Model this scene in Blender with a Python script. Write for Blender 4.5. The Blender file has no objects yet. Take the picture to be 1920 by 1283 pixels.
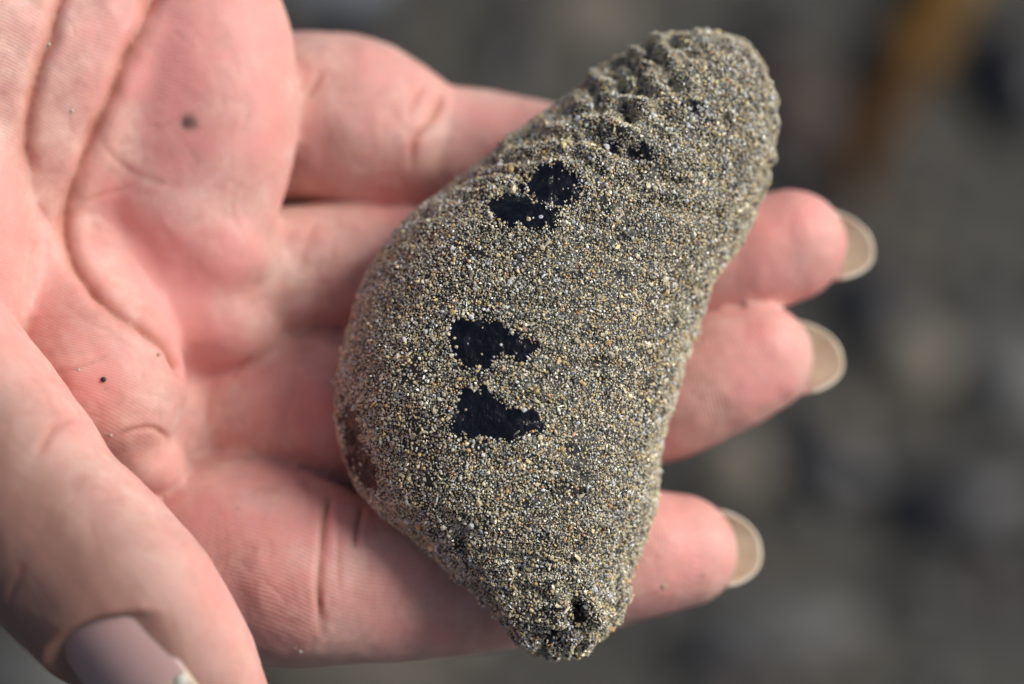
import bpy, math, random
import numpy as np
from mathutils import Vector, Matrix
from mathutils.bvhtree import BVHTree
from mathutils.kdtree import KDTree

rng = np.random.default_rng(11)
random.seed(11)
R_ = math.radians
sc = bpy.context.scene
col = sc.collection

# ------------------------------------------------------------------ camera, sky, sun, exposure
FOCAL, WIDTH_MM = 85.0, 120.0
DIST = FOCAL * WIDTH_MM / 36.0            # camera to focus plane, mm
TILT = R_(30)                             # camera pitched 30 deg off straight down
HAND_H = 0.75                             # height of the held thing above the beach, m
ROT = Matrix.Rotation(TILT, 4, 'X')
HAND_MW = Matrix.Translation((0, 0, HAND_H)) @ ROT        # frame of the hand: x along the fingers, z out of the palm

cam_d = bpy.data.cameras.new('camera')
cam = bpy.data.objects.new('camera', cam_d); col.objects.link(cam)
cam.matrix_world = HAND_MW @ Matrix.Translation((0, 0, DIST / 1000))
cam_d.lens = FOCAL; cam_d.sensor_width = 36.0; cam_d.sensor_fit = 'HORIZONTAL'
cam_d.clip_start = 0.01; cam_d.clip_end = 100
cam_d.dof.use_dof = True
cam_d.dof.focus_distance = DIST / 1000 + 0.001
cam_d.dof.aperture_fstop = 7.2
sc.camera = cam

sun_h = Vector((0.74, 0.42, 0.525)).normalized()           # towards the sun, hand frame
sun_w = (ROT.to_3x3() @ sun_h).normalized()
elev = math.asin(sun_w.z); azim = math.atan2(sun_w.x, sun_w.y)
w = bpy.data.worlds.new('World'); sc.world = w; w.use_nodes = True
nt = w.node_tree; nt.nodes.clear()
sky = nt.nodes.new('ShaderNodeTexSky'); sky.sky_type = 'NISHITA'; sky.sun_disc = False
sky.sun_elevation = elev; sky.sun_rotation = azim
sky.air_density = 1.0; sky.dust_density = 4.0; sky.ozone_density = 1.0
bg = nt.nodes.new('ShaderNodeBackground'); bg.inputs['Strength'].default_value = 0.05
wo = nt.nodes.new('ShaderNodeOutputWorld')
nt.links.new(sky.outputs[0], bg.inputs['Color']); nt.links.new(bg.outputs[0], wo.inputs['Surface'])
sl = bpy.data.lights.new('sun', 'SUN'); sl.energy = 2.2; sl.angle = R_(30); sl.color = (1.0, 0.97, 0.93)
so = bpy.data.objects.new('sun', sl); col.objects.link(so)
so.rotation_euler = sun_w.to_track_quat('Z', 'Y').to_euler()
sc.view_settings.view_transform = 'Standard'; sc.view_settings.look = 'None'
sc.view_settings.gamma = 1.0; sc.view_settings.use_curve_mapping = False
sc.view_settings.exposure = 0.42
sc.render.engine = 'CYCLES'
sc.cycles.use_denoising = True
sc.cycles.use_adaptive_sampling = True; sc.cycles.adaptive_threshold = 0.015
sc.cycles.max_bounces = 8; sc.cycles.transparent_max_bounces = 6

# ------------------------------------------------------------------ helpers
PXMM = 1920.0 / WIDTH_MM
def sc_at(z): return (DIST - z) / DIST
def P(px, py, z):
    """a point of the hand's frame (mm) measured off the photograph, at height z over the focus plane"""
    k = sc_at(z) / PXMM
    return np.array([(px - 960.0) * k, (641.5 - py) * k, z], float)
def RM(rpx, z): return rpx / PXMM * sc_at(z)
EYE = np.array([0, 0, DIST])

def nodes(name):
    m = bpy.data.materials.new(name); m.use_nodes = True
    t = m.node_tree; t.nodes.clear()
    o = t.nodes.new('ShaderNodeOutputMaterial'); b = t.nodes.new('ShaderNodeBsdfPrincipled')
    t.links.new(b.outputs[0], o.inputs['Surface'])
    def N(kind, **kw):
        n = t.nodes.new(kind)
        for k, v in kw.items():
            if k in n.inputs: n.inputs[k].default_value = v
            else: setattr(n, k, v)
        return n
    return m, t, b, N
def ramp(n, stops):
    e = n.color_ramp.elements
    while len(e) > 1: e.remove(e[-1])
    e[0].position, e[0].color = stops[0][0], (*stops[0][1], 1)
    for p, c in stops[1:]:
        x = e.new(p); x.color = (*c, 1)
def mix(N, t, a, b, f, mode='MIX'):
    m = N('ShaderNodeMix', data_type='RGBA', blend_type=mode)
    for s, v in ((6, a), (7, b), (0, f)):
        if hasattr(v, 'is_linked') or isinstance(v, bpy.types.NodeSocket): t.links.new(v, m.inputs[s])
        elif s == 0: m.inputs[0].default_value = v
        else: m.inputs[s].default_value = (*v, 1)
    return m.outputs[2]
def tag(o, label=None, cat=None, group=None, kind=None):
    for k, v in (('label', label), ('category', cat), ('group', group), ('kind', kind)):
        if v: o[k] = v
    return o
def mesh_np(name, verts, faces, mat=None, parent=None, mw=None, smooth=True, attrs=None):
    """verts (n,3) metres, faces (m,3|4) ints"""
    me = bpy.data.meshes.new(name)
    verts = np.asarray(verts, np.float32); faces = np.asarray(faces, np.int32); k = faces.shape[1]
    me.vertices.add(len(verts)); me.vertices.foreach_set('co', verts.ravel())
    me.loops.add(faces.size); me.loops.foreach_set('vertex_index', faces.ravel())
    me.polygons.add(len(faces)); me.polygons.foreach_set('loop_start', np.arange(0, faces.size, k, dtype=np.int32))
    me.update(calc_edges=True); me.validate()
    me.polygons.foreach_set('use_smooth', np.full(len(me.polygons), smooth))
    for an, (typ, data) in (attrs or {}).items():
        a = me.attributes.new(an, typ, 'POINT')
        a.data.foreach_set('color' if typ == 'FLOAT_COLOR' else 'value', np.asarray(data, np.float32).ravel())
    o = bpy.data.objects.new(name, me); col.objects.link(o)
    if mat: me.materials.append(mat)
    if parent: o.parent = parent
    elif mw: o.matrix_world = mw
    return o
def catmull(pts, n):
    """resample rows of pts through a Catmull-Rom spline, n samples per span"""
    p = np.asarray(pts, float)
    e = np.vstack([2 * p[0] - p[1], p, 2 * p[-1] - p[-2]])
    out = []
    for i in range(1, len(e) - 2):
        for s in np.arange(n) / n:
            a, b, c, d = e[i - 1], e[i], e[i + 1], e[i + 2]
            out.append(0.5 * (2 * b + (c - a) * s + (2 * a - 5 * b + 4 * c - d) * s ** 2 + (3 * b - a - 3 * c + d) * s ** 3))
    out.append(e[-2]); return np.array(out)
def vnoise(p, scale, seed=0):
    """cheap smooth 3-D value noise in 0..1 for (n,3) points"""
    q = p * scale + seed * 17.3
    i = np.floor(q).astype(np.int64); f = q - i; f = f * f * (3 - 2 * f)
    def h(a):
        x = (a[:, 0] * 73856093) ^ (a[:, 1] * 19349663) ^ (a[:, 2] * 83492791) ^ (seed * 2654435761)
        x = (x ^ (x >> 13)) * 1274126177 & 0x7fffffff
        return ((x ^ (x >> 16)) & 0xffff) / 65535.0
    r = 0
    for dx in (0, 1):
        for dy in (0, 1):
            for dz in (0, 1):
                wt = (f[:, 0] if dx else 1 - f[:, 0]) * (f[:, 1] if dy else 1 - f[:, 1]) * (f[:, 2] if dz else 1 - f[:, 2])
                r = r + wt * h(i + np.array([dx, dy, dz]))
    return r
def fbm(p, scale, seed=0, oct=3):
    return sum(vnoise(p, scale * 2 ** k, seed + k) * 0.5 ** k for k in range(oct)) / sum(0.5 ** k for k in range(oct))

# ------------------------------------------------------------------ the beach far below the hand
def ground_at(px, py, h=0.0):
    """where the sight line through a photo pixel meets the beach (m)"""
    a = HAND_MW @ Vector((EYE / 1000)); b = HAND_MW @ Vector(P(px, py, 0) / 1000)
    d = b - a; s = (h - a.z) / d.z
    return a + d * s

gm, t, b, N = nodes('wet_beach')
tc = N('ShaderNodeTexCoord')
n1 = N('ShaderNodeTexNoise', Scale=11.0, Detail=4.0, Roughness=0.55); t.links.new(tc.outputs['Object'], n1.inputs['Vector'])
n2 = N('ShaderNodeTexNoise', Scale=140.0, Detail=5.0, Roughness=0.65); t.links.new(tc.outputs['Object'], n2.inputs['Vector'])
r1 = N('ShaderNodeValToRGB'); ramp(r1, [(0.3, (0.031, 0.030, 0.028)), (0.5, (0.056, 0.053, 0.044)), (0.7, (0.088, 0.081, 0.062))])
t.links.new(n1.outputs[0], r1.inputs[0])
r2 = N('ShaderNodeValToRGB'); ramp(r2, [(0.3, (0.55, 0.55, 0.55)), (0.7, (1.25, 1.25, 1.2))]); t.links.new(n2.outputs[0], r2.inputs[0])
t.links.new(mix(N, t, r1.outputs[0], r2.outputs[0], 0.8, 'MULTIPLY'), b.inputs['Base Color'])
b.inputs['Roughness'].default_value = 0.62
bp = N('ShaderNodeBump', Strength=0.6, Distance=0.002); t.links.new(n2.outputs[0], bp.inputs['Height']); t.links.new(bp.outputs[0], b.inputs['Normal'])
gx = np.linspace(-1, 1, 121); gx = np.sign(gx) * np.abs(gx) ** 2.4 * 12
GX, GY = np.meshgrid(gx, gx)
gp = np.stack([GX.ravel(), GY.ravel(), 0 * GX.ravel()], 1)
gp[:, 2] = (fbm(gp, 5.0, 3) - 0.5) * 0.02 * np.exp(-np.hypot(gp[:, 0], gp[:, 1]) / 4)
idx = np.arange(121 * 121).reshape(121, 121)
gf = np.stack([idx[:-1, :-1], idx[:-1, 1:], idx[1:, 1:], idx[1:, :-1]], -1).reshape(-1, 4)
tag(mesh_np('ground', gp, gf, gm), kind='structure')

def ico(sub=1):
    import bmesh
    bm = bmesh.new(); bmesh.ops.create_icosphere(bm, subdivisions=sub, radius=1)
    v = np.array([x.co[:] for x in bm.verts]); f = np.array([[x.index for x in q.verts] for q in bm.faces]); bm.free()
    return v, f
def stone_mat(name, c0, c1, rough=0.5):
    m, t, b, N = nodes(name)
    tc = N('ShaderNodeTexCoord')
    n = N('ShaderNodeTexNoise', Scale=60.0, Detail=5.0); t.links.new(tc.outputs['Object'], n.inputs['Vector'])
    r = N('ShaderNodeValToRGB'); ramp(r, [(0.35, c0), (0.65, c1)]); t.links.new(n.outputs[0], r.inputs[0])
    t.links.new(r.outputs[0], b.inputs['Base Color']); b.inputs['Roughness'].default_value = rough
    return m
M_dark = stone_mat('dark_wet_stone', (0.013, 0.013, 0.016), (0.032, 0.032, 0.036), 0.5)
M_blue = stone_mat('slate_stone', (0.10, 0.12, 0.15), (0.17, 0.19, 0.22), 0.55)
M_tan = stone_mat('tan_stone', (0.12, 0.105, 0.082), (0.19, 0.165, 0.125), 0.6)
M_grey = stone_mat('grey_stone', (0.06, 0.06, 0.06), (0.12, 0.118, 0.11), 0.6)
M_brown = stone_mat('brown_stone', (0.05, 0.035, 0.03), (0.10, 0.07, 0.055), 0.6)
iv, if_ = ico(3)
def stone(px, py, rx, ry, rz, rot, mat, seed, label):
    g = ground_at(px, py)
    v = iv * (1 + 0.45 * (fbm(iv + 5, 1.1, seed)[:, None] - 0.5) + 0.12 * (fbm(iv + 9, 3.0, seed)[:, None] - 0.5))
    v = v * np.array([rx, ry, rz]) * 1.15 / 1000
    c, s = math.cos(rot), math.sin(rot)
    v = np.stack([v[:, 0] * c - v[:, 1] * s, v[:, 0] * s + v[:, 1] * c, v[:, 2]], 1)
    o = mesh_np('stone', v, if_, mat, mw=Matrix.Translation((g.x, g.y, rz / 1000 * 0.45)))
    tag(o, label, 'stone', 'blurred stones lying on the beach')
stone(600, -20, 34, 15, 12, 0.1, M_blue, 1, 'blurred blue-grey stone at the top edge beside the palm')
stone(690, 60, 20, 11, 9, 0.6, M_dark, 2, 'blurred blackish shape put in as the shadow right below the blue-grey stone at the top')  # dark lump modelled in place of a shadow beside the slate stone
stone(1900, 150, 17, 30, 14, 0.0, M_dark, 3, 'blurred blue-black stone at the right edge beside the kelp')
stone(950, 110, 11, 24, 9, 0.0, M_dark, 4, 'blurred dark stone directly above the little finger')
stone(1700, 690, 21, 18, 11, 0.2, M_tan, 5, 'blurred pale tan stone to the right of the middle fingernail')
stone(1640, 590, 16, 26, 10, 0.5, M_dark, 6, 'blurred dark stone just below the ring fingernail')
stone(1370, 890, 20, 14, 10, 0.3, M_tan, 7, 'blurred olive tan stone just above the index fingernail')
stone(1530, 880, 26, 17, 10, -0.4, M_dark, 8, 'blurred dark stone below the middle fingernail')
stone(1880, 700, 24, 30, 11, 0.4, M_grey, 9, 'blurred grey stone at the right edge level with the middle finger')
stone(1080, 40, 26, 15, 9, 0.2, M_tan, 10, 'blurred tan stone at the top just left of the creature')
stone(1500, 230, 17, 30, 9, 0.2, M_brown, 12, 'blurred brown stone between the creature and the kelp')
stone(1800, 950, 30, 20, 12, 0.3, M_dark, 13, 'blurred dark stone near the lower right edge')
stone(1450, 1190, 34, 15, 9, 0.1, M_grey, 14, 'blurred grey stone under the index fingertip at the bottom')
stone(650, 1270, 44, 10, 9, 0.0, M_tan, 15, 'blurred sandy stone at the bottom edge below the index finger')
stone(60, 1270, 30, 18, 9, 0.0, M_grey, 16, 'blurred grey stone in the bottom left corner under the thumb')

# loose pebbles, far too many and too blurred to count
pv, pf = ico(1)
npeb = 2600
a = ground_at(960, 640)
c0 = np.stack([a.x + rng.normal(0, 0.40, npeb), a.y + rng.normal(0, 0.38, npeb), np.zeros(npeb)], 1)
size = np.exp(rng.normal(math.log(0.0055), 0.5, npeb))
V = []; F = []; C = []
pal = np.array([(0.10, 0.10, 0.095), (0.045, 0.045, 0.055), (0.17, 0.15, 0.12), (0.07, 0.065, 0.06), (0.12, 0.115, 0.11), (0.24, 0.22, 0.19), (0.09, 0.06, 0.045), (0.02, 0.02, 0.027)])
ci = rng.choice(len(pal), npeb, p=[.24, .16, .14, .17, .12, .03, .05, .09])
ang = rng.uniform(0, 6.28, npeb); asp = rng.uniform(0.6, 1, npeb)
for i in range(npeb):
    v = pv * np.array([1, asp[i], 0.55]) * size[i] * (1 + rng.normal(0, 0.06, (len(pv), 1)))
    c, s = math.cos(ang[i]), math.sin(ang[i])
    v = np.stack([v[:, 0] * c - v[:, 1] * s, v[:, 0] * s + v[:, 1] * c, v[:, 2] + size[i] * 0.2], 1) + c0[i]
    V.append(v); F.append(pf + i * len(pv)); C.append(np.tile([*(pal[ci[i]] * 0.75), 1], (len(pv), 1)))
pm, t, b, N = nodes('pebble')
at = N('ShaderNodeAttribute', attribute_name='col'); t.links.new(at.outputs['Color'], b.inputs['Base Color']); b.inputs['Roughness'].default_value = 0.5
tag(mesh_np('gravel', np.vstack(V), np.vstack(F), pm, attrs={'col': ('FLOAT_COLOR', np.vstack(C))}),
    'blurred mixed grey and tan pebbles covering the beach', 'gravel', kind='stuff')

# kelp strap lying on the beach, upper right
km, t, b, N = nodes('kelp')
tc = N('ShaderNodeTexCoord'); n = N('ShaderNodeTexNoise', Scale=25.0, Detail=3.0); t.links.new(tc.outputs['Object'], n.inputs['Vector'])
r = N('ShaderNodeValToRGB'); ramp(r, [(0.35, (0.16, 0.078, 0.010)), (0.7, (0.27, 0.145, 0.022))]); t.links.new(n.outputs[0], r.inputs[0])
at = N('ShaderNodeAttribute', attribute_name='dry')
t.links.new(mix(N, t, (0.075, 0.030, 0.004), r.outputs[0], at.outputs['Fac']), b.inputs['Base Color'])
b.inputs['Roughness'].default_value = 0.65; b.inputs['Specular IOR Level'].default_value = 0.2
path = catmull([(1860, -190), (1800, -60), (1745, 60), (1690, 170), (1640, 260), (1600, 350), (1570, 400)], 8)
kv = []; dry = []
nk = len(path)
for i, (x, y) in enumerate(path):
    s = i / (nk - 1); hw = 50 * (1 - 0.45 * s ** 2)
    d = path[min(i + 1, nk - 1)] - path[max(i - 1, 0)]; d = d / np.linalg.norm(d); nn = np.array([-d[1], d[0]])
    for top in (1, 0):
        for j in range(7):
            u = j / 3 - 1
            g = ground_at(*(np.array([x, y]) + nn * hw * u))
            kv.append((g.x, g.y, 0.020 + 0.005 * math.sin(i * 0.6 + u) + (0.004 * (1 - u * u) if top else -0.003)))
            dry.append(max(0, min(1, 1.2 - 1.9 * s)))
kf = []
for i in range(nk - 1):
    A, B = i * 14, (i + 1) * 14
    for j in range(6):
        kf.append((A + j, A + j + 1, B + j + 1, B + j)); kf.append((A + 7 + j, B + 7 + j, B + 8 + j, A + 8 + j))
    kf.append((A, B, B + 7, A + 7)); kf.append((A + 6, A + 13, B + 13, B + 6))
tag(mesh_np('kelp_strap', kv, kf, km, attrs={'dry': ('FLOAT', dry)}), 'golden brown strap of kelp lying blurred on the beach', 'kelp')

# ------------------------------------------------------------------ hand: one implicit surface
VOX = 0.70
LO = np.array([-144.0, -62.0, -60.0]); HI = np.array([58.0, 60.0, 26.0])
dims = np.ceil((HI - LO) / VOX).astype(int) + 1
def blank(): return np.full(dims, 40.0, np.float32)
def block(lo, hi):
    a = np.clip(np.floor((lo - LO) / VOX).astype(int), 0, dims); b_ = np.clip(np.ceil((hi - LO) / VOX).astype(int) + 1, 0, dims)
    sl_ = tuple(slice(i, j) for i, j in zip(a, b_))
    ax = [LO[k] + VOX * np.arange(a[k], b_[k]) for k in range(3)]
    return sl_, np.meshgrid(*ax, indexing='ij', sparse=True)
def smin(a, b_, k):
    if k <= 0: return np.minimum(a, b_)
    h = np.maximum(k - np.abs(a - b_), 0) / k
    return np.minimum(a, b_) - h * h * h * k / 6
MARG = 9.0
def chain(F, pts, n=6, k=0.0, flat=None):
    """swept round tube through rows (x,y,z,r) in mm; pieces of one chain join by plain min"""
    q = catmull(pts, n)
    tmp_lo = q[:, :3].min(0) - q[:, 3].max() - MARG; tmp_hi = q[:, :3].max(0) + q[:, 3].max() + MARG
    s0, _ = block(tmp_lo, tmp_hi)
    D = np.full([s.stop - s.start for s in s0], 40.0, np.float32)
    off = [s.start for s in s0]
    for a, b_ in zip(q[:-1], q[1:]):
        r = max(a[3], b_[3])
        s_, (X, Y, Z) = block(np.minimum(a[:3], b_[:3]) - r - MARG, np.maximum(a[:3], b_[:3]) + r + MARG)
        ba = b_[:3] - a[:3]; L2 = max(ba @ ba, 1e-9)
        h = np.clip(((X - a[0]) * ba[0] + (Y - a[1]) * ba[1] + (Z - a[2]) * ba[2]) / L2, 0, 1)
        d = np.sqrt((X - a[0] - ba[0] * h) ** 2 + (Y - a[1] - ba[1] * h) ** 2 + (Z - a[2] - ba[2] * h) ** 2) - (a[3] + (b_[3] - a[3]) * h)
        l_ = tuple(slice(s.start - o, s.stop - o) for s, o in zip(s_, off))
        D[l_] = np.minimum(D[l_], d)
    F[s0] = smin(F[s0], D, k); return F
def blob(F, c, r, ax=None, k=2.5):
    """ellipsoid, centre c and radii r in mm, ax = columns of axes"""
    c = np.asarray(c, float); r = np.asarray(r, float); A = np.eye(3) if ax is None else ax
    m = r.max() + MARG
    s_, (X, Y, Z) = block(c - m, c + m)
    x, y, z = X - c[0], Y - c[1], Z - c[2]
    u = [(x * A[0, i] + y * A[1, i] + z * A[2, i]) for i in range(3)]
    k0 = np.sqrt(sum((u[i] / r[i]) ** 2 for i in range(3))); k1 = np.sqrt(sum((u[i] / r[i] ** 2) ** 2 for i in range(3))) + 1e-6
    F[s_] = smin(F[s_], k0 * (k0 - 1) / k1, k); return F
def rotz(deg):
    a = R_(deg); return np.array([[math.cos(a), -math.sin(a), 0], [math.sin(a), math.cos(a), 0], [0, 0, 1]])
def rows(l): return [(*P(x, y, z), RM(r, z)) for x, y, r, z in l]

FING = {
 'index':  [(250, 1010, 165, -30), (370, 1035, 185, -26.5), (460, 1048, 195, -23), (560, 1070, 180, -20), (635, 1085, 158, -19), (760, 1085, 156, -22), (900, 1080, 146, -25.5), (990, 1075, 132, -26), (1100, 1058, 128, -25), (1200, 1042, 122, -24.6), (1275, 1035, 106, -25.2)],
 'middle': [(250, 790, 150, -37), (380, 775, 150, -35), (500, 775, 158, -32), (620, 778, 168, -30.5), (740, 782, 150, -31), (880, 785, 148, -34), (1040, 778, 135, -36), (1140, 760, 130, -34), (1250, 735, 124, -30.5), (1350, 702, 118, -29), (1420, 673, 106, -29)],
 'ring':   [(300, 560, 140, -28), (430, 530, 132, -29), (540, 515, 128, -31), (680, 512, 132, -34), (840, 512, 132, -37), (1000, 520, 122, -38), (1120, 520, 118, -37), (1250, 508, 112, -34), (1390, 485, 110, -31.5), (1482, 461, 104, -31.2)],
 'little': [(300, 260, 160, -40), (450, 235, 165, -38), (560, 222, 158, -36), (660, 228, 158, -34.5), (740, 255, 138, -35), (800, 275, 120, -36), (900, 290, 122, -37), (1000, 300, 112, -38), (1090, 310, 104, -38), (1180, 315, 90, -37)],
}
palm = blank()
chain(palm, rows([(-900, 520, 300, -12), (-600, 500, 300, -14), (-350, 480, 290, -18), (-150, 460, 230, -20)]))
for x, y, r, z in ((330, 1000, 140, -27), (320, 800, 130, -30), (370, 570, 140, -30), (360, 260, 165, -32)):
    chain(palm, rows([(-420, 420 + (y - 500) * 0.25, 220, -17), (-150, 460 + (y - 500) * 0.55, 190, -21), (100, 480 + (y - 500) * 0.85, 170, -22), (x, y, r, z)]), k=5)
blob(palm, P(-120, 150, -17), (22, 22, 12), k=5)                                   # heel of the palm
blob(palm, P(150, 120, -20), (13, 17, 10), rotz(-20), k=4)                         # flat strip between the two long lines
blob(palm, P(374, 180, -21.5), (12.4, 22, 8.8), rotz(2), k=3.2)                      # pad under the little finger
blob(palm, P(365, 430, -22), (11.5, 7.8, 8.0), rotz(-35), k=5.0)                   # pad under the ring finger
blob(palm, P(345, 570, -24.5), (13.0, 6.4, 7.5), rotz(-24), k=5.5)                   # fold between ring and middle pads
blob(palm, P(190, 690, -14.5), (9.6, 12.5, 9.0), rotz(25), k=3.2)                  # pad under the index finger
blob(palm, P(258, 852, -17.5), (6.2, 4.6, 6.5), rotz(-24), k=2.2)                  # small fold under it
blob(palm, P(-150, 440, -9), (13.2, 20, 12.5), rotz(8), k=3.2)                       # ball of the thumb
T = [(-520, 420, 230, -14), (-330, 560, 230, -8), (-160, 730, 225, 0), (-20, 880, 205, 4), (55, 965, 188, 6), (140, 1045, 186, 7), (230, 1135, 182, 8), (308, 1228, 162, 8), (362, 1300, 136, 8), (392, 1345, 108, 8)]
hand = None
for nme, l in FING.items():
    f = chain(blank(), rows(l)); f = smin(palm, f, 1.8)
    hand = f if hand is None else smin(hand, f, 0.5)
th = chain(blank(), rows(T))
hand0 = hand; hand = smin(hand, th, 0.7)

def surface_nets(F):
    s = F < 0
    c = np.zeros(tuple(np.array(F.shape) - 1), np.int8)
    for dx in (0, 1):
        for dy in (0, 1):
            for dz in (0, 1):
                c += s[dx:F.shape[0] - 1 + dx, dy:F.shape[1] - 1 + dy, dz:F.shape[2] - 1 + dz]
    act = np.argwhere((c > 0) & (c < 8))
    vid = np.full(c.shape, -1, np.int64); vid[tuple(act.T)] = np.arange(len(act))
    acc = np.zeros((len(act), 3)); cnt = np.zeros(len(act))
    corners = [(a, b_, d) for a in (0, 1) for b_ in (0, 1) for d in (0, 1)]
    for i, p in enumerate(corners):
        for q in corners[i + 1:]:
            if sum(abs(np.array(p) - np.array(q))) != 1: continue
            f0 = F[act[:, 0] + p[0], act[:, 1] + p[1], act[:, 2] + p[2]]; f1 = F[act[:, 0] + q[0], act[:, 1] + q[1], act[:, 2] + q[2]]
            m = (f0 < 0) != (f1 < 0); tt = np.where(m, f0 / np.where(m, f0 - f1, 1), 0)
            pt = np.array(p) + tt[:, None] * (np.array(q) - np.array(p))
            acc += np.where(m[:, None], pt, 0); cnt += m
    v = LO + VOX * (act + acc / cnt[:, None])
    faces = []
    for ax in range(3):
        o1, o2 = [(1, 2), (2, 0), (0, 1)][ax]
        sl0 = [slice(1, -1)] * 3; sl1 = [slice(1, -1)] * 3
        sl0[ax] = slice(0, -1); sl1[ax] = slice(1, None)
        a0, a1 = s[tuple(sl0)], s[tuple(sl1)]
        for flip, m in ((False, a0 & ~a1), (True, ~a0 & a1)):
            e = np.argwhere(m); e[:, [k for k in range(3) if k != ax]] += 1
            def g(d1, d2):
                q = e.copy(); q[:, o1] -= d1; q[:, o2] -= d2; return vid[tuple(q.T)]
            fq = np.stack([g(0, 0), g(1, 0), g(1, 1), g(0, 1)], 1)
            faces.append(fq[:, ::-1] if flip else fq)
    return v, np.vstack(faces)
hv, hf = surface_nets(hand)
def relax(v, f, it, lam=0.5):
    e = np.vstack([f[:, [0, 1]], f[:, [1, 2]], f[:, [2, 3]], f[:, [3, 0]]])
    n = np.bincount(e.ravel(), minlength=len(v)).astype(float)[:, None]
    for k in range(it):
        s = np.zeros_like(v)
        for d in range(3):
            s[:, d] = np.bincount(e[:, 0], v[e[:, 1], d], len(v)) + np.bincount(e[:, 1], v[e[:, 0], d], len(v))
        v = v + (lam if k % 2 == 0 else -lam * 1.03) * (s / n - v)
    return v
hv = relax(hv, hf, 6)
bvh = BVHTree.FromPolygons(hv.tolist(), hf.tolist())
def split_quads(v, f):
    """one level of quad subdivision: edge midpoints and face centres, then smoothed"""
    e = np.sort(np.vstack([f[:, [0, 1]], f[:, [1, 2]], f[:, [2, 3]], f[:, [3, 0]]]), 1)
    key = e[:, 0] * len(v) + e[:, 1]; uq, inv = np.unique(key, return_inverse=True)
    mid = (v[uq // len(v)] + v[uq % len(v)]) / 2; n = len(f); m = inv.reshape(4, n) + len(v); c = np.arange(n) + len(v) + len(mid)
    nv = np.vstack([v, mid, v[f].mean(1)])
    nf = np.vstack([np.stack([f[:, k], m[k], c, m[k - 1]], 1) for k in range(4)])
    return relax(nv, nf, 4, 0.5), nf
def quad_normals(v, f):
    n = np.cross(v[f[:, 2]] - v[f[:, 0]], v[f[:, 3]] - v[f[:, 1]]); o = np.zeros_like(v)
    for k in range(4):
        for d in range(3): o[:, d] += np.bincount(f[:, k], n[:, d], len(v))
    return o / np.maximum(np.linalg.norm(o, axis=1, keepdims=True), 1e-9)
hv, hf = split_quads(hv, hf); hn = quad_normals(hv, hf)

def cast(bv, px, py):
    d = Vector(P(px, py, 0) - EYE).normalized()
    return bv.ray_cast(Vector(EYE), d)
def onto(bv, poly, step=0.25):
    q = catmull(poly, 12); out = []
    for x, y in q:
        h = cast(bv, x, y)
        if h[0] is not None: out.append(np.array(h[0]))
    res = []
    for a_, b_ in zip(out[:-1], out[1:]):
        L = np.linalg.norm(b_ - a_)
        if L > 4: continue                       # jumped to another surface
        for s in np.arange(0, 1, min(1, step / max(L, 1e-6))): res.append(a_ + (b_ - a_) * s)
    return np.array(res)
def fade(n):
    s = np.linspace(0, 1, n); return np.clip(np.minimum(s, 1 - s) / 0.22, 0.0, 1) ** 0.8
def dist_to(verts, pts, rad):
    """distance of verts to a point cloud, capped at rad (grid of numpy chunks)"""
    d = np.full(len(verts), rad); w_ = np.zeros(len(verts), int)
    lo, hi = pts.min(0) - rad, pts.max(0) + rad
    near = np.where(((verts > lo) & (verts < hi)).all(1))[0]
    for k in range(0, len(near), 4000):
        i = near[k:k + 4000]
        D = ((verts[i][:, None, :] - pts[None]) ** 2).sum(2); a_ = D.argmin(1)
        d[i] = np.minimum(rad, np.sqrt(D[np.arange(len(i)), a_])); w_[i] = a_
    return d, w_

# creases: photo polyline, half width mm, depth mm, redness
CREASES = [
 ([(150, -130), (128, -50), (112, 0), (95, 70), (75, 130), (58, 200), (50, 270), (62, 330), (68, 380)], 0.9, 1.6, 1.0),
 ([(330, -120), (300, -50), (285, 0), (262, 60), (235, 110), (210, 180), (185, 235), (160, 300), (138, 355), (126, 410), (127, 450), (140, 490), (157, 520), (185, 555), (230, 590), (280, 620), (315, 650), (335, 690)], 1.05, 2.0, 1.0),
 ([(135, 385), (190, 365), (260, 345)], 0.4, 0.22, 0.35),
 ([(185, 260), (230, 310), (290, 340), (340, 350)], 0.5, 0.22, 0.3),
 ([(65, 370), (95, 420), (120, 445)], 0.3, 0.2, 0.4),
 ([(95, 700), (140, 692), (185, 675), (212, 660)], 0.3, 0.18, 0.3),
 ([(212, 820), (248, 806), (287, 803), (322, 826)], 0.4, 0.45, 0.6),
 ([(146, 786), (125, 792), (104, 800), (84, 830), (66, 862)], 0.6, 0.45, 0.4),
 ([(8, 1134), (25, 1100), (45, 1055)], 0.5, 0.35, 0.4),
 ([(620, 925), (608, 985), (600, 1060), (597, 1123), (605, 1196)], 0.5, 0.8, 1.0),
 ([(680, 945), (668, 1000), (664, 1035)], 0.45, 0.6, 0.9),
 ([(640, 960), (634, 1040), (637, 1123)], 0.35, 0.2, 0.3),
 ([(609, 125), (595, 150), (582, 172), (574, 190)], 0.5, 0.35, 0.5),
 ([(797, 158), (776, 200), (768, 240)], 0.5, 0.4, 0.5),
 ([(835, 172), (823, 204), (805, 237), (778, 265), (772, 325)], 0.55, 0.8, 0.9),
 ([(598, 410), (575, 460), (560, 520)], 0.6, 0.3, 0.4),
 ([(470, 665), (450, 690), (435, 715)], 0.4, 0.25, 0.4),
 ([(394, 746), (388, 775), (388, 802)], 0.4, 0.2, 0.3),
 ([(300, 660), (330, 690), (345, 720)], 0.4, 0.3, 0.4),
]
na_ = 0.6 + 0.8 * vnoise(hv, 0.35, 77); nb_ = 0.75 + 0.5 * vnoise(hv, 0.3, 78)
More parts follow.
